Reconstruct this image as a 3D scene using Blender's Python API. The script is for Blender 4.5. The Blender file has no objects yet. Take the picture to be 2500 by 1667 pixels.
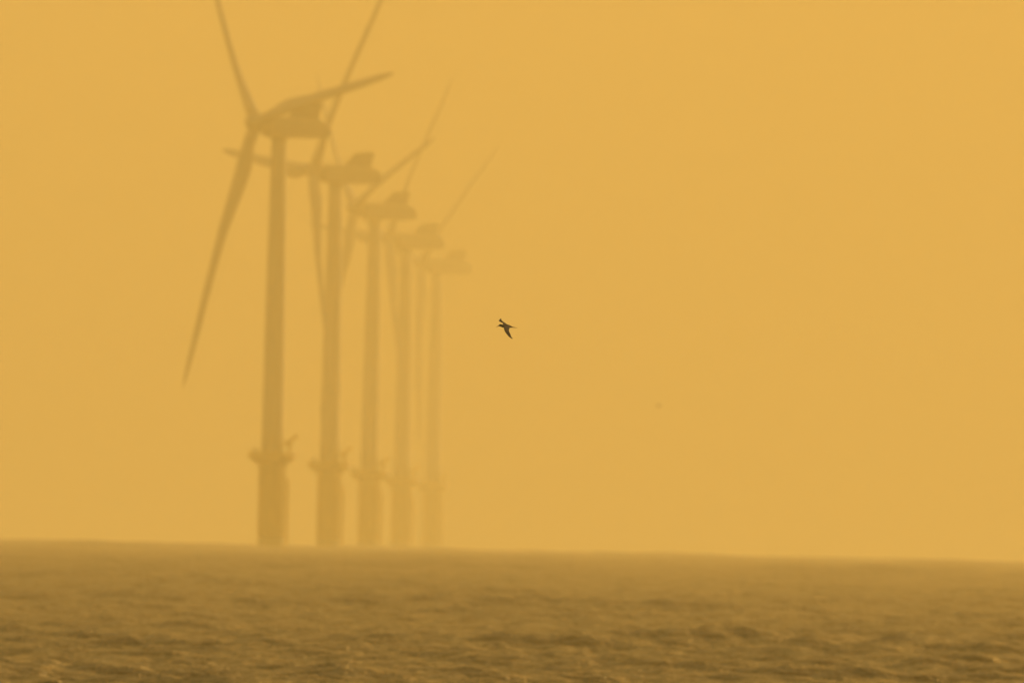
import bpy, bmesh, math
import numpy as np
from mathutils import Vector, Matrix

# ------------------------------------------------------------------ scene, camera, sky, sun
scene = bpy.context.scene
COL = scene.collection
RE = 7.4e6            # effective earth radius (with refraction): gives the true sea horizon
EYE = 7.0             # eye height above the water
F = 73100.0           # focal length in pixels of a 2500 px wide frame
ROLL = math.radians(1.28)
DIP = math.sqrt(2 * EYE / RE) * F
HORIZON_Y = 1350.0    # sea edge in the middle of the frame (2500 px frame)
PITCH = (HORIZON_Y - DIP - 833.5) / F

cam_data = bpy.data.cameras.new('camera')
cam = bpy.data.objects.new('camera', cam_data)
COL.objects.link(cam)
cam_data.sensor_width = 36.0
cam_data.lens = F * 36.0 / 2500.0
cam_data.clip_start = 1.0
cam_data.clip_end = 60000.0
R = Matrix.Rotation(math.pi / 2 + PITCH, 4, 'X') @ Matrix.Rotation(ROLL, 4, 'Z')
cam.matrix_world = Matrix.Translation((0, 0, EYE)) @ R
scene.camera = cam
cam_data.dof.use_dof = True
cam_data.dof.focus_distance = 520.0
cam_data.dof.aperture_fstop = 8.3

SUN_EL = math.radians(11.0)
SUN_AZ = math.radians(37.0)       # clockwise from the view direction (+Y)
world = bpy.data.worlds.new('World')
scene.world = world
world.use_nodes = True
wt = world.node_tree
wt.nodes.clear()
sky = wt.nodes.new('ShaderNodeTexSky')
sky.sky_type = 'NISHITA'
sky.sun_disc = False
sky.sun_elevation = SUN_EL
sky.sun_rotation = SUN_AZ
sky.altitude = 0
sky.air_density = 2.5
sky.dust_density = 8.0
sky.ozone_density = 0.6
tint = wt.nodes.new('ShaderNodeMix'); tint.data_type = 'RGBA'; tint.blend_type = 'MULTIPLY'
tint.inputs[0].default_value = 1.0
tint.inputs[7].default_value = (1.0, 0.80, 0.43, 1)     # dust laden evening air
bg = wt.nodes.new('ShaderNodeBackground')
bg.inputs['Strength'].default_value = 0.15
wo = wt.nodes.new('ShaderNodeOutputWorld')
wt.links.new(sky.outputs[0], tint.inputs[6])
wt.links.new(tint.outputs[2], bg.inputs['Color'])
wt.links.new(bg.outputs[0], wo.inputs['Surface'])

sun_data = bpy.data.lights.new('sun', 'SUN')
sun_data.energy = 2.0
sun_data.angle = math.radians(20.0)
sun_data.color = (1.0, 0.68, 0.22)
sun = bpy.data.objects.new('sun', sun_data)
COL.objects.link(sun)
sd = Vector((math.sin(SUN_AZ) * math.cos(SUN_EL), math.cos(SUN_AZ) * math.cos(SUN_EL), math.sin(SUN_EL)))
sun.rotation_euler = sd.to_track_quat('Z', 'Y').to_euler()
sun.location = sd * 500

scene.view_settings.view_transform = 'Standard'
scene.view_settings.look = 'None'
scene.view_settings.exposure = 0.63
scene.view_settings.gamma = 1.0
scene.view_settings.use_curve_mapping = False
scene.render.engine = 'CYCLES'
scene.cycles.volume_bounces = 0
scene.cycles.max_bounces = 6

# ------------------------------------------------------------------ helpers
def srgb(r, g, b):
    f = lambda c: (c / 255) / 12.92 if c / 255 <= .04045 else ((c / 255 + .055) / 1.055) ** 2.4
    return (f(r), f(g), f(b), 1)

def tag(o, label=None, cat=None, group=None, kind=None):
    if label: o['label'] = label
    if cat: o['category'] = cat
    if group: o['group'] = group
    if kind: o['kind'] = kind
    return o

def paint(name, c1, c2, rough=0.5, scale=1.0, metallic=0.0, lo=.35, hi=.7):
    """painted surface with weathering: noise mix of two colours, roughness variation, slight bump"""
    m = bpy.data.materials.new(name); m.use_nodes = True
    nt = m.node_tree; b = nt.nodes['Principled BSDF']
    tc = nt.nodes.new('ShaderNodeTexCoord')
    mp = nt.nodes.new('ShaderNodeMapping'); mp.inputs['Scale'].default_value = (1, 1, .35)
    nz = nt.nodes.new('ShaderNodeTexNoise'); nz.inputs['Scale'].default_value = scale
    nz.inputs['Detail'].default_value = 8
    rp = nt.nodes.new('ShaderNodeValToRGB')
    rp.color_ramp.elements[0].position = lo; rp.color_ramp.elements[0].color = c1
    rp.color_ramp.elements[1].position = hi; rp.color_ramp.elements[1].color = c2
    nt.links.new(tc.outputs['Object'], mp.inputs[0]); nt.links.new(mp.outputs[0], nz.inputs['Vector'])
    nt.links.new(nz.outputs['Fac'], rp.inputs[0]); nt.links.new(rp.outputs[0], b.inputs['Base Color'])
    bp = nt.nodes.new('ShaderNodeBump'); bp.inputs['Strength'].default_value = .1
    nt.links.new(nz.outputs['Fac'], bp.inputs['Height']); nt.links.new(bp.outputs[0], b.inputs['Normal'])
    b.inputs['Roughness'].default_value = rough
    b.inputs['Metallic'].default_value = metallic
    return m

class MB:
    """collects shapes and links them as one mesh object"""
    def __init__(s): s.v = []; s.f = []; s.mi = []
    def add(s, verts, faces, mi=0):
        k = len(s.v); s.v += [tuple(v) for v in verts]
        s.f += [tuple(i + k for i in f) for f in faces]; s.mi += [mi] * len(faces)
    def rings(s, rings, cap=True, mi=0):
        n = len(rings[0]); vs = [p for r in rings for p in r]; fs = []
        for i in range(len(rings) - 1):
            for j in range(n):
                a = i * n + j; b = i * n + (j + 1) % n
                fs.append((a, b, b + n, a + n))
        if cap:
            fs.append(tuple(reversed(range(n)))); k = (len(rings) - 1) * n
            fs.append(tuple(range(k, k + n)))
        s.add(vs, fs, mi)
    def lathe(s, prof, n=32, c=(0, 0)):
        s.rings([[(c[0] + r * math.cos(2 * math.pi * j / n), c[1] + r * math.sin(2 * math.pi * j / n), z)
                  for j in range(n)] for r, z in prof])
    def tube(s, pts, r, n=8):
        pts = [Vector(p) for p in pts]; rs = r if isinstance(r, (list, tuple)) else [r] * len(pts)
        out = []
        for i, p in enumerate(pts):
            d = (pts[min(i + 1, len(pts) - 1)] - pts[max(i - 1, 0)]).normalized()
            u = d.cross(Vector((0, 0, 1)))
            if u.length < 1e-3: u = d.cross(Vector((1, 0, 0)))
            u.normalize(); w = d.cross(u)
            out.append([p + (u * math.cos(2 * math.pi * j / n) + w * math.sin(2 * math.pi * j / n)) * rs[i] for j in range(n)])
        s.rings(out)
    def box(s, c, d, bev=0.0):
        x, y, z = c; a, b, h = d[0] / 2, d[1] / 2, d[2] / 2
        if bev <= 0:
            s.add([(x + i * a, y + j * b, z + k * h) for k in (-1, 1) for i, j in ((-1, -1), (1, -1), (1, 1), (-1, 1))],
                  [(3, 2, 1, 0), (4, 5, 6, 7), (0, 1, 5, 4), (1, 2, 6, 5), (2, 3, 7, 6), (3, 0, 4, 7)])
        else:
            def ring(zz, q):
                A, B = a - q, b - q; e = bev
                return [(x - A + e, y - B, zz), (x + A - e, y - B, zz), (x + A, y - B + e, zz), (x + A, y + B - e, zz),
                        (x + A - e, y + B, zz), (x - A + e, y + B, zz), (x - A, y + B - e, zz), (x - A, y - B + e, zz)]
            s.rings([ring(z - h, bev), ring(z - h + bev, 0), ring(z + h - bev, 0), ring(z + h, bev)])
    def build(s, name, mats, parent=None, smooth=False, mat=None):
        me = bpy.data.meshes.new(name); me.from_pydata(s.v, [], s.f)
        mats = mats if isinstance(mats, (list, tuple)) else [mats]
        for m in mats: me.materials.append(m)
        me.polygons.foreach_set('material_index', s.mi)
        if smooth:
            me.polygons.foreach_set('use_smooth', [len(f) <= 4 for f in s.f])
        bm = bmesh.new(); bm.from_mesh(me); bmesh.ops.recalc_face_normals(bm, faces=bm.faces); bm.to_mesh(me); bm.free()
        me.update()
        o = bpy.data.objects.new(name, me); COL.objects.link(o)
        if parent: o.parent = parent
        if mat is not None: o.matrix_local = mat
        return o

def empty(name, loc):
    o = bpy.data.objects.new(name, None); COL.objects.link(o); o.location = loc
    o.empty_display_size = 5
    return o

def sea_z(x, y): return -(x * x + y * y) / (2 * RE)

CR = R.to_3x3()
def ray(px, py, d):
    """world point seen at pixel (px, py) of the 2500 x 1667 frame, d metres out along +Y"""
    v = CR @ Vector((px - 1250.0, -(py - 833.5), -F))
    return Vector((0, 0, EYE)) + v * (d / v.y)

# ------------------------------------------------------------------ the sea: one curved sheet with real waves
def build_sea():
    rng = np.random.default_rng(7)
    fine = np.linspace(-1.45, 1.45, 520)
    side = np.concatenate([[-180], np.linspace(-170, -20, 12), np.linspace(-15, -4, 8), [-3, -2.4, -1.9, -1.65]])
    az = np.radians(np.concatenate([side, fine, -side[::-1][:-1]]))       # ring closes on itself
    r = [0.5]
    while r[-1] < 11500:
        x = r[-1]
        r.append(x + max(0.25, x * 0.05) if x < 900 else x + max(0.3, x * 4.2e-4))
    r = np.array(r + [11900, 12400, 13000, 14000.])
    AZ, RR = np.meshgrid(az, r)
    X = RR * np.sin(AZ); Y = RR * np.cos(AZ)
    Z = -(RR ** 2) / (2 * RE)
    A = np.zeros_like(Z)
    # wind sea: many directional wave trains
    wind = math.radians(205)
    n = 74
    lam = np.exp(rng.uniform(math.log(1.6), math.log(60.0), n)); lam.sort()
    th = wind + rng.normal(0, .62, n)
    ph = rng.uniform(0, 2 * math.pi, n)
    amp = 0.0080 * lam ** 0.78 * np.exp(-(lam / 40.0) ** 2) * WAVE
    # steep short chop
    nc = 44
    lam = np.concatenate([lam, rng.uniform(1.4, 5.5, nc)]); th = np.concatenate([th, wind + rng.normal(0, .8, nc)])
    ph = np.concatenate([ph, rng.uniform(0, 2 * math.pi, nc)]); amp = np.concatenate([amp, rng.uniform(.010, .020, nc)]); n += nc
    # long low swell from two quarters
    ns = 14
    lam = np.concatenate([lam, rng.uniform(35, 120, ns)]); th = np.concatenate([th, wind + rng.choice([-1.0, .5], ns) + rng.normal(0, .3, ns)])
    ph = np.concatenate([ph, rng.uniform(0, 2 * math.pi, ns)]); amp = np.concatenate([amp, rng.uniform(.09, .20, ns)]); n += ns
    # local grid size limits which waves can be carried
    dr = np.gradient(r)[:, None]; dcol = np.gradient(az)[None, :] * r[:, None]
    cell = np.maximum(dr, np.abs(dcol))
    for i in range(n):
        k = 2 * math.pi / lam[i]
        w = np.clip((lam[i] / cell - 2.2) / 1.5, 0, 1)
        p = k * (X * math.sin(th[i]) + Y * math.cos(th[i])) + ph[i]
        s = np.sin(p)
        A += amp[i] * w * (s + 0.22 * np.cos(2 * p))          # slightly peaked crests
    # gusts: patches of rougher and calmer water
    g = 1 + .28 * np.sin(X / 61 + 1.3 * np.sin(Y / 170)) * np.sin(Y / 233 + 2 * np.sin(X / 90 + .5))
    Z = Z + A * g
    nv_r, nv_a = Z.shape
    co = np.stack([X, Y, Z], -1).reshape(-1, 3).astype(np.float32)
    i = np.arange(nv_r - 1)[:, None]; j = np.arange(nv_a)[None, :]
    j2 = (j + 1) % nv_a
    q = np.stack([i * nv_a + j, i * nv_a + j2, (i + 1) * nv_a + j2, (i + 1) * nv_a + j], -1).reshape(-1, 4)[:, ::-1]
    q = q.astype(np.int32)
    me = bpy.data.meshes.new('sea')
    me.vertices.add(len(co)); me.vertices.foreach_set('co', co.ravel())
    me.loops.add(q.size); me.loops.foreach_set('vertex_index', q.ravel())
    me.polygons.add(len(q))
    me.polygons.foreach_set('loop_start', np.arange(0, q.size, 4, dtype=np.int32))
    me.polygons.foreach_set('use_smooth', np.ones(len(q), dtype=bool))
    me.update(calc_edges=True)
    m = bpy.data.materials.new('sea_water'); m.use_nodes = True
    nt = m.node_tree; b = nt.nodes['Principled BSDF']
    b.inputs['Base Color'].default_value = (.050, .038, .019, 1)      # silty coastal water
    b.inputs['Roughness'].default_value = .42
    b.inputs['IOR'].default_value = 1.33
    tc = nt.nodes.new('ShaderNodeTexCoord')
    prev = None
    for sc, dist, det, stren in ((2.6, .16, 3, 1.0), (.55, .55, 4, 1.0)):
        mp = nt.nodes.new('ShaderNodeMapping'); mp.inputs['Scale'].default_value = (1, 1.25, 0)
        mp.inputs['Rotation'].default_value = (0, 0, .4)
        nz = nt.nodes.new('ShaderNodeTexNoise'); nz.inputs['Scale'].default_value = sc
        nz.inputs['Detail'].default_value = det; nz.inputs['Roughness'].default_value = .55
        bp = nt.nodes.new('ShaderNodeBump'); bp.inputs['Strength'].default_value = stren
        bp.inputs['Distance'].default_value = dist * CHOP
        nt.links.new(tc.outputs['Object'], mp.inputs[0]); nt.links.new(mp.outputs[0], nz.inputs['Vector'])
        nt.links.new(nz.outputs['Fac'], bp.inputs['Height'])
        if prev: nt.links.new(prev.outputs[0], bp.inputs['Normal'])
        prev = bp
    nt.links.new(prev.outputs[0], b.inputs['Normal'])
    me.materials.append(m)
    o = bpy.data.objects.new('sea', me); COL.objects.link(o)
    tag(o, kind='structure')
    print('sea verts', len(co))
WAVE = 0.62
CHOP = 2.0
build_sea()

# ------------------------------------------------------------------ haze
HAZE = 1.04e-4
def build_haze():
    mb = MB(); zb = -14200.0 ** 2 / (2 * RE) - 1.5; zt = 300.0
    mb.box((0, 0, (zb + zt) / 2), (29000, 29000, zt - zb))
    m = bpy.data.materials.new('haze_air'); m.use_nodes = True
    nt = m.node_tree; nt.nodes.clear()
    v = nt.nodes.new('ShaderNodeVolumePrincipled')
    v.inputs['Color'].default_value = (1.0, .87, .46, 1)
    v.inputs['Absorption Color'].default_value = (1, 1, 1, 1)
    v.inputs['Density'].default_value = HAZE
    v.inputs['Anisotropy'].default_value = .35
    o = nt.nodes.new('ShaderNodeOutputMaterial')
    nt.links.new(v.outputs[0], o.inputs['Volume'])
    tag(mb.build('haze', m), kind='stuff')
build_haze()

# ------------------------------------------------------------------ wind turbines
M_tower = paint('light_grey_paint', (.17, .165, .14, 1), (.21, .205, .175, 1), .75, .25)
M_blade = paint('blade_gelcoat', (.17, .165, .145, 1), (.21, .205, .18, 1), .7, .2)
M_yellow = paint('yellow_transition_paint', (.34, .20, .005, 1), (.46, .28, .008, 1), .5, .5)
M_steel = paint('galvanised_steel', (.20, .20, .20, 1), (.32, .32, .31, 1), .55, 3, .4)
M_cool = paint('cooler_fins', (.08, .085, .09, 1), (.14, .145, .15, 1), .5, 4, .3)
M_algae = paint('splash_zone_growth', (.035, .045, .02, 1), (.09, .08, .035, 1), .8, 2)

YAW = math.radians(29)        # nacelle axis: hub points left and towards the camera
TILT = math.radians(5.5)
CONE = math.radians(6)
RAD = 73.0                    # rotor radius
OVER = 7.0                    # rotor centre ahead of the tower axis
AXIS = Vector((-math.cos(YAW), -math.sin(YAW), 0))

def frame_rotor(yaw=YAW):
    """columns: a = shaft axis (towards the nose), s = horizontal in the rotor plane (image right), u = up"""
    a0 = Vector((-math.cos(yaw), -math.sin(yaw), 0))
    a = (a0 * math.cos(TILT) + Vector((0, 0, 1)) * math.sin(TILT)).normalized()
    s = Vector((math.sin(yaw), -math.cos(yaw), 0)).normalized()
    u = s.cross(a); u = u if u.z > 0 else -u
    return a, s, u

def blade_mesh(mb, PITCHB, RAD):
    """blade along +Z from the hub centre; X = towards the nose (upwind), Y = towards the trailing side"""
    secs = [  # r/R, chord, thickness, twist deg, offset of chord centre to trailing side
        (.028, 3.3, 3.3, 20, 0), (.06, 3.3, 3.2, 20, .0), (.11, 4.0, 2.6, 18, .55), (.16, 4.9, 2.0, 15, 1.1),
        (.22, 5.0, 1.6, 12, 1.25), (.30, 4.4, 1.3, 9, 1.0), (.40, 3.6, 1.15, 6.5, .55), (.52, 3.1, .95, 4, .4),
        (.66, 2.8, .95, 2.2, .3), (.80, 2.4, .8, 1, .2), (.90, 2.0, .65, .3, .12), (.96, 1.25, .4, 0, .08),
        (.99, .6, .1, 0, 0), (1.0, .16, .05, 0, 0)]
    rings = []
    for q, c, t, tw, off in secs:
        z = q * RAD; x = math.sin(CONE) * z + PREBEND * q * q * (1 - .45 * q)
        tw = math.radians(tw + PITCHB); n = 20; ring = []
        for j in range(n):
            a = 2 * math.pi * j / n; cy = math.cos(a) * c / 2; sx = math.sin(a) * t / 2
            f = 1 if q < .08 else (1 - .42 * (cy / (c / 2)))      # thicker nose, thin trailing edge
            cx = sx * f
            yy = cy + off; ring.append((x + cx * math.cos(tw) - yy * math.sin(tw), cx * math.sin(tw) + yy * math.cos(tw), z))
        rings.append(ring)
    mb.rings(rings)
PREBEND = -14.6

def turbine(px, d, az0, hub_h, plat_h, label, yaw=YAW, pitch=8.0, crane_dir=20, rad=RAD):
    x = ray(px, 1340, d).x
    zb = sea_z(x, d)
    t = empty('wind_turbine', (x, d, zb))
    tag(t, label, 'wind turbine', 'offshore wind turbines standing in a row in the haze')
    # transition piece + monopile
    mb = MB(); mb.lathe([(3.45, 3.2), (3.45, plat_h - 2.0), (3.6, plat_h - 2.0), (3.6, plat_h - 1.5), (3.45, plat_h - 1.5),
                         (3.45, plat_h - .35)], 40)
    tp = mb.build('transition_piece', M_yellow, t, True)
    mb = MB(); mb.lathe([(3.35, -8), (3.35, 3.19)], 40); mb.build('monopile', M_algae, t, True)
    # boat landing on the right-hand side: fender tubes, ladder rungs, stand-offs
    mb = MB()
    for ang in (-14,):
        ca, sa = math.cos(math.radians(ang)), math.sin(math.radians(ang))
        T = lambda u, w, z: (ca * u - sa * w, sa * u + ca * w, z)
        for w in (-.95, .95): mb.tube([T(4.4, w, -3), T(4.4, w, plat_h - 7.5), T(3.9, w, plat_h - 6.4)], .28, 8)
        for w in (-.28, .28): mb.tube([T(3.95, w, -2), T(3.95, w, plat_h - 1)], .07, 6)
        z = -1.5
        while z < plat_h - 1: mb.tube([T(3.95, -.28, z), T(3.95, .28, z)], .03, 5); z += .75
        z = 1.0
        while z < plat_h - 7:
            for w in (-.95, .95): mb.tube([T(3.3, w * .8, z), T(4.4, w, z)], .13, 6)
            mb.tube([T(4.4, -.95, z), T(4.4, .95, z)], .1, 6)
            z += 4.0
    mb.build('boat_landing', M_yellow, t)
    # platform with brackets
    mb = MB(); ph = plat_h
    mb.lathe([(3.46, ph - .36), (6.5, ph - .34), (6.5, ph), (2.9, ph), ], 36)
    mb.box((5.9, 0, ph - .17), (2.6, 4.0, .33))
    pf = None
    for k in range(20):
        a = math.radians(18 * k + 9); c, s = math.cos(a), math.sin(a)
        P = [(3.4, ph - 3.0), (3.9, ph - 3.0), (6.4, ph - .95), (6.4, ph - .30), (3.4, ph - .30)]
        for w in (-.09,):
            V = [(q * c - w * s, q * s + w * c, z) for q, z in P] + [(q * c + w * s, q * s - w * c, z) for q, z in P]
            mb.add(V, [(4, 3, 2, 1, 0), (5, 6, 7, 8, 9)] + [(i, (i + 1) % 5, (i + 1) % 5 + 5, i + 5) for i in range(5)])
    mb.lathe([(6.2, ph - .9), (6.45, ph - .9), (6.45, ph - .33), (6.2, ph - .33)], 36)
    pf = mb.build('platform', M_yellow, t)
    mb = MB()
    for k in range(24):
        a = math.radians(15 * k); c, s = math.cos(a), math.sin(a)
        mb.tube([(6.35 * c, 6.35 * s, ph), (6.35 * c, 6.35 * s, ph + 1.15)], .045, 5)
    for zz in (.6, 1.15):
        mb.tube([(6.35 * math.cos(math.radians(q)), 6.35 * math.sin(math.radians(q)), ph + zz) for q in range(0, 361, 10)], .045, 5)
    mb.lathe([(6.30, ph + .02), (6.36, ph + .02), (6.36, ph + .30), (6.30, ph + .30), (6.30, ph + .02)], 36)
    mb.build('railing', M_yellow, pf)
    # davit crane
    a = math.radians(crane_dir); c, s = math.cos(a), math.sin(a)
    mb = MB(); cx, cy = 4.9 * c, 4.9 * s
    mb.tube([(cx, cy, ph), (cx, cy, ph + 2.9)], .48, 10)
    mb.box((cx, cy, ph + 2.9), (1.1, 1.1, 1.0), .1)
    mb.tube([(cx - 1.5, cy, ph + 2.6), (cx + .2, cy, ph + 3.6), (cx + 2.0, cy + .2, ph + 5.1)], [.6, .55, .36], 8)
    mb.tube([(cx + 1.9, cy + .2, ph + 5.0), (cx + 1.9, cy + .2, ph + 3.9)], .07, 5)
    mb.build('davit_crane', M_yellow, t)
    # external equipment on deck
    mb = MB(); mb.box((-4.4, -2.2, ph + .75), (1.4, 1.6, 1.4), .08); mb.build('equipment_cabinet', M_steel, t)
    # tower
    zt = hub_h - 3.9
    mb = MB(); prof = []
    for i in range(13):
        q = i / 12; rr = 2.92 * (1 - q) + 1.95 * q + .12 * math.sin(q * math.pi)
        z = plat_h + .01 + (zt - plat_h) * q; prof.append((rr, z))
    mb.lathe(prof, 40); tw = mb.build('tower', M_tower, t, True)
    mb = MB(); mb.box((0, -2.72, ph + 1.4), (1.0, .35, 2.3), .08); mb.build('door', M_steel, tw)
    # nacelle: x axis = along shaft to the rear, local frame
    nm = Matrix.Translation((0, 0, hub_h)) @ Matrix.Rotation(yaw, 4, 'Z')      # local -X is towards the nose
    mb = MB()
    def sect(xx, hw, zl, zh, b): return [(xx, -hw + b, zl), (xx, hw - b, zl), (xx, hw, zl + b), (xx, hw, zh - b),
                                         (xx, hw - b, zh), (xx, -hw + b, zh), (xx, -hw, zh - b), (xx, -hw, zl + b)]
    mb.rings([sect(-4.7, 2.1, -2.7, 2.0, .9), sect(-3.6, 2.9, -3.2, 2.2, .7), sect(-1, 3.3, -3.3, 2.1, .5), sect(10.2, 3.3, -3.4, 1.75, .5),
              sect(12.6, 3.25, -3.3, .9, .5), sect(13.8, 3.0, -2.9, -.1, .5)])
    na = mb.build('nacelle', M_tower, t, mat=nm)
    mb = MB(); mb.lathe([(2.3, zt - .01), (2.55, zt + .2), (2.55, zt + .55)], 32); mb.build('yaw_collar', M_steel, t, True)
    # cooler on the rear roof: wide radiator leaning back, with sloping side cheeks
    mb = MB()
    for yy in (-3.3, 3.05):
        P = [(3.9, 1.8), (10.1, 1.7), (10.5, 3.6), (11.2, 5.2), (10.9, 6.0), (8.0, 6.0), (6.5, 4.6)]
        mb.add([(a_, yy, z_) for a_, z_ in P] + [(a_, yy + .25, z_) for a_, z_ in P],
               [tuple(range(6, -1, -1)), tuple(range(7, 14))] + [(i, (i + 1) % 7, (i + 1) % 7 + 7, i + 7) for i in range(7)])
    P = [(8.6, 1.75), (9.6, 1.72), (11.0, 6.15), (9.9, 6.15)]
    mb.add([(a_, -3.0, z_) for a_, z_ in P] + [(a_, 3.0, z_) for a_, z_ in P],
           [(3, 2, 1, 0), (4, 5, 6, 7), (0, 1, 5, 4), (1, 2, 6, 5), (2, 3, 7, 6), (3, 0, 4, 7)])
    for yy in (-2, -1, 0, 1, 2): mb.box((7.2, yy, 3.6), (.12, .12, 3.8))
    mb.box((9.45, 0, 5.9), (2.7, 6.04, .16))
    mb.build('cooler', M_cool, na)
    mb = MB()                                        # weather mast and lights
    mb.tube([(11.9, 1.2, 1.5), (11.9, 1.2, 5.2)], .07, 6); mb.tube([(11.9, .6, 4.9), (11.9, 1.9, 4.9)], .05, 5)
    mb.tube([(11.9, 1.9, 4.9), (11.9, 1.9, 5.3)], .08, 6)
    mb.build('weather_mast', M_steel, na)
    mb = MB()                                        # hoist deck rail on the front roof
    for yy in (-2.6, 2.6):
        mb.tube([(-1.0, yy, 3.3), (4.3, yy, 3.3)], .05, 5)
        for xx in (-1.0, .7, 2.5, 4.3): mb.tube([(xx, yy, 1.9), (xx, yy, 3.3)], .045, 5)
    mb.tube([(-1.0, -2.6, 3.3), (-1.0, 2.6, 3.3)], .05, 5)
    mb.build('roof_railing', M_steel, na)
    # rotor
    a, s, u = frame_rotor(yaw)
    a_ = Matrix((a, s, u)).transposed()      # local X = nose, Y = image right, Z = up
    if a_.determinant() < 0: a_ = Matrix((a, -s, u)).transposed()
    rc = AXIS.copy(); rc = Vector((-math.cos(yaw), -math.sin(yaw), 0)) * OVER + Vector((0, 0, hub_h + .35))
    hm = Matrix.Translation(rc) @ a_.to_4x4()
    mb = MB(); prof = [(-2.35, 1.7), (-2.0, 2.1), (-.6, 2.5), (.9, 2.45), (1.9, 2.1), (2.7, 1.45), (3.15, .75), (3.3, .1)]
    n = 32
    mb.rings([[(xx, rr * math.cos(2 * math.pi * j / n), rr * math.sin(2 * math.pi * j / n)) for j in range(n)] for xx, rr in prof])
    hub = mb.build('hub', M_blade, t, True, hm)
    sgn = 1 if Matrix((a, s, u)).transposed().determinant() > 0 else -1
    for k in range(3):
        az = math.radians(az0 + 120 * k)          # measured from up towards image right
        bm = MB(); blade_mesh(bm, pitch, rad)
        # local X keeps the nose; rotate Z (up) towards image right by az
        rot = Matrix.Rotation(-az * sgn, 4, 'X')
        # trailing side should be on the anticlockwise side in the image -> local Y = -sgn
        if sgn > 0: rot = rot @ Matrix.Diagonal((1, -1, 1, 1))
        bm.v = [tuple(rot @ Vector(v)) for v in bm.v]
        if sgn > 0: bm.f = [tuple(reversed(f)) for f in bm.f]
        bm.build('blade', M_blade, hub, True)
    return t

HUB = 113.3
Rd = math.radians
turbine(659, 8000, 80, HUB, 25.4, 'nearest and darkest of the hazy turbines, tallest, at the left end of the row', Rd(28.5), 9, rad=76.0)
turbine(799, 8990, 35, HUB, 25.8, 'second turbine from the left, one blade pointing flat left behind the tallest tower', Rd(24), -4)
turbine(897, 9960, 70.5, HUB, 26.0, 'middle turbine of the five, its nacelle half crossed by an upward slanting blade', Rd(21), rad=70.5)
turbine(976, 10890, 34, HUB, 26.2, 'fourth turbine from the left, thin blade rising steeply above the middle nacelle', Rd(25))
turbine(1052, 11820, 49, HUB, 26.7, 'farthest, palest and shortest turbine at the right end of the row', Rd(28))

# ------------------------------------------------------------------ birds
M_bird = paint('bird_plumage', (.075, .062, .075, 1), (.12, .10, .12, 1), .7, 9)
M_cap = paint('bird_cap', (.008, .008, .007, 1), (.014, .013, .012, 1), .6, 30)
M_bill = paint('bird_bill', (.05, .018, .006, 1), (.07, .025, .01, 1), .4, 30)
PXM = F / 520.0                       # pixels of the 2500 px frame per metre at 520 m

def bird_body(mb, ax, sections, n=14):
    """ax: list of (x, y, z) spine points, sections: (half height, half width)"""
    pts = [Vector(p) for p in ax]; rings = []
    for i, p in enumerate(pts):
        d = (pts[min(i + 1, len(pts) - 1)] - pts[max(i - 1, 0)]).normalized()
        side = Vector((0, 1, 0)); side = (side - d * side.dot(d)).normalized(); up = d.cross(side)
        hh, hw = sections[i]
        rings.append([p + up * math.cos(2 * math.pi * j / n) * hh + side * math.sin(2 * math.pi * j / n) * hw for j in range(n)])
    mb.rings(rings)

def wing(mb, secs):
    """secs: (leading point, trailing point, thickness); closed thin aerofoil loft"""
    rings = []; M = lambda q: (Vector(q[0]) + Vector(q[1])) / 2
    nrm0 = (M(secs[-1]) - M(secs[0])).cross(Vector(secs[0][1]) - Vector(secs[0][0])).normalized()
    if nrm0.z < 0: nrm0 = -nrm0
    for L, T, t in secs:
        L, T = Vector(L), Vector(T); d = T - L; nrm = nrm0.copy(); nrm = (nrm - d * nrm.dot(d) / max(d.length_squared, 1e-9)).normalized()
        ring = []
        for q, h in ((0, 0), (.06, .5), (.25, .9), (.55, .8), (.9, .5), (1, .2), (1, -.2), (.9, -.25), (.55, -.3), (.25, -.35), (.06, -.3)):
            ring.append(L + d * q + nrm * t * h)
        rings.append(ring)
    mb.rings(rings)

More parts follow.
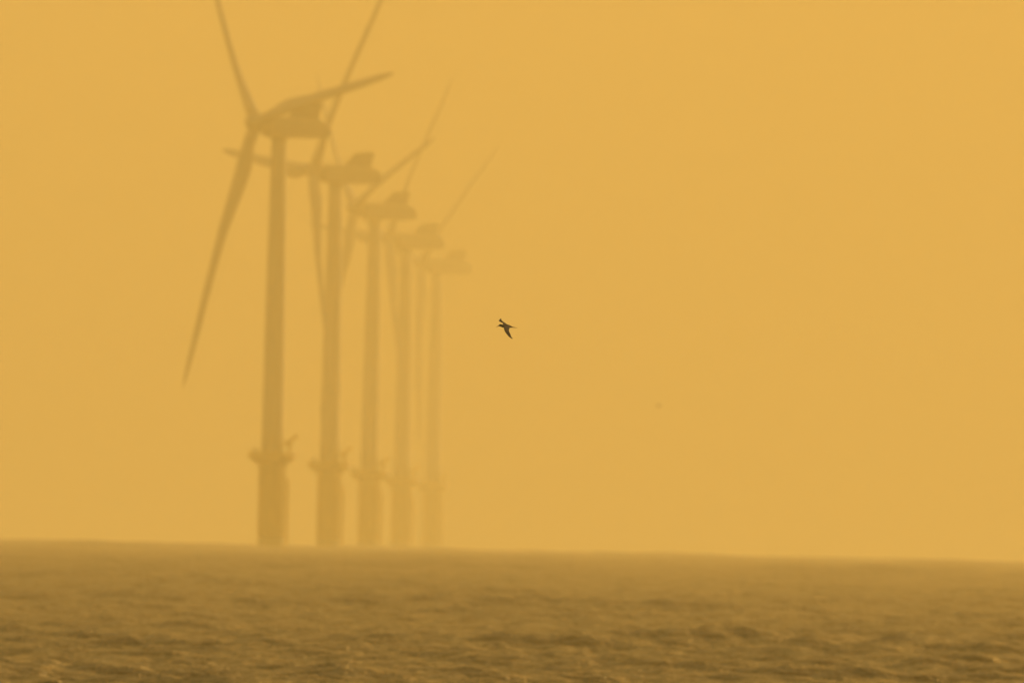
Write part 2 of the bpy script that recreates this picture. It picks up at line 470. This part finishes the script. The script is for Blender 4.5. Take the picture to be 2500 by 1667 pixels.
def tern():
    o0 = ray(1237.5, 796.0, 520.0)
    S = 1.0 / PXM / 19.6              # one unit = one pixel of an enlarged view of the bird
    cx, cy = 930.0, 705.0
    P = lambda x, y, dep=0.0: ((x - cx) * S, dep, -(y - cy) * S)
    mb = MB()
    # body from forehead to tail root
    ax = [P(528, 712, -.045), P(560, 690, -.044), P(600, 682, -.042), P(660, 690, -.038), P(730, 705, -.03), P(820, 705, -.02), P(920, 705, 0),
          P(1010, 715, .02), P(1090, 728, .035), P(1160, 742, .05), P(1220, 754, .06)]
    se = [(14, 12), (38, 30), (52, 38), (60, 44), (72, 55), (88, 66), (92, 68), (76, 56), (56, 42), (34, 34), (16, 26)]
    bird_body(mb, ax, [(a * S, b * S) for a, b in se])
    # forked tail: two thin streamers
    for dz, end in ((-4, P(1450, 786, .12)), (6, P(1400, 772, .07))):
        mb.tube([P(1130, 735 + dz, .045), P(1220, 752 + dz, .062), P(1310, 766 + dz * .5, .075), end], [24 * S, 15 * S, 11 * S, 3 * S], 8)
    # near wing, swept down and back, with bent wrist and pointed hand
    wing(mb, [(P(800, 690, -.03), P(1080, 700, -.03), 26 * S), (P(786, 790, -.10), P(1066, 800, -.10), 24 * S),
              (P(800, 880, -.16), P(1034, 880, -.16), 20 * S), (P(838, 970, -.21), P(1036, 945, -.21), 17 * S),
              (P(895, 1055, -.25), P(1078, 1030, -.25), 13 * S), (P(965, 1140, -.28), P(1118, 1120, -.29), 13 * S),
              (P(1040, 1225, -.31), P(1142, 1200, -.32), 13 * S), (P(1120, 1275, -.33), P(1178, 1250, -.34), 13 * S),
              (P(1180, 1306, -.35), P(1212, 1284, -.36), 13 * S), (P(1228, 1312, -.37), P(1234, 1306, -.37), 13 * S)])
    # far wing, raised, the hand turned towards the viewer
    wing(mb, [(P(745, 690, .02), P(1000, 690, .03), 22 * S), (P(742, 610, .06), P(950, 632, .07), 20 * S),
              (P(728, 572, .10), P(855, 556, .11), 17 * S), (P(690, 545, .14), P(765, 506, .15), 14 * S),
              (P(630, 518, .17), P(705, 462, .18), 13 * S), (P(572, 492, .19), P(668, 425, .21), 13 * S),
              (P(528, 462, .21), P(662, 385, .24), 13 * S), (P(572, 405, .25), P(655, 352, .27), 13 * S), (P(632, 340, .28), P(648, 340, .285), 13 * S)])
    b = mb.build('tern', M_bird, None, True)
    rm = b.modifiers.new('weld', 'REMESH'); rm.mode = 'VOXEL'; rm.voxel_size = 2.4 * S; rm.use_smooth_shade = True
    b.location = o0
    b.matrix_world = Matrix.Translation(o0) @ Matrix.Rotation(-ROLL * 0, 4, 'Y')
    tag(b, 'small sharp dark bird gliding left with long bent wings right of the turbines', 'bird')
    mb = MB(); mb.tube([P(556, 696, -.044), P(520, 716, -.047), P(470, 738, -.05), P(412, 764, -.054)], [22 * S, 17 * S, 12 * S, 3 * S], 8)
    mb.build('bill', M_bill, b, True)
    mb = MB()                                   # black cap over crown and nape, standing just proud of the head
    bird_body(mb, [P(548, 688, -.045), P(575, 672, -.0435), P(615, 662, -.041), P(670, 668, -.038), P(712, 684, -.033)],
              [(a * S, b_ * S) for a, b_ in ((12, 14), (32, 33), (42, 41), (40, 42), (10, 16))])
    mb.build('cap', M_cap, b, True)
    for dep in (-.0435 - 36 * S,):
        mb = MB(); c = P(578, 694, dep)
        mb.rings([[(c[0] + 6 * S * math.sin(t) * math.cos(f), c[1] - 6 * S * math.cos(t), c[2] + 6 * S * math.sin(t) * math.sin(f))
                   for f in [2 * math.pi * j / 10 for j in range(10)]] for t in (.05, .6, 1.2, 1.57, 2.2, 3.0)])
        mb.build('eye', M_cap, b, True)
    return b
tern()

def far_bird():
    """the faint speck low on the right: a gannet sized bird several kilometres out, seen nearly head on"""
    d = 5000.0; o0 = ray(1608.5, 990.5, d); mb = MB()
    bird_body(mb, [(-.42, 0, 0), (-.30, 0, .02), (-.1, 0, .02), (.12, 0, 0), (.32, .05, -.02), (.46, .1, -.03)],
              [(.04, .04), (.13, .11), (.20, .18), (.17, .15), (.08, .08), (.02, .04)])
    wing(mb, [((-.12, -.05, .03), (.18, -.05, .03), .06), ((-.16, -.35, .10), (.14, -.35, .10), .05),
              ((-.02, -.70, .02), (.18, -.68, .02), .03), ((.22, -.98, -.14), (.26, -.97, -.14), .01)])
    wing(mb, [((-.12, .05, .03), (.18, .05, .03), .06), ((-.18, .35, .16), (.10, .35, .16), .05),
              ((-.24, .70, .20), (-.02, .68, .20), .03), ((-.30, .98, .16), (-.24, .97, .16), .01)])
    b = mb.build('seabird', M_bird, None, True); b.location = o0; b.scale = (.95, .95, .95)
    b.rotation_euler = (0, 0, math.radians(-48))
    rm = b.modifiers.new('weld', 'REMESH'); rm.mode = 'VOXEL'; rm.voxel_size = .012
    tag(b, 'tiny faint blurred bird low over the sea in the empty right half of the sky', 'bird')
far_bird()
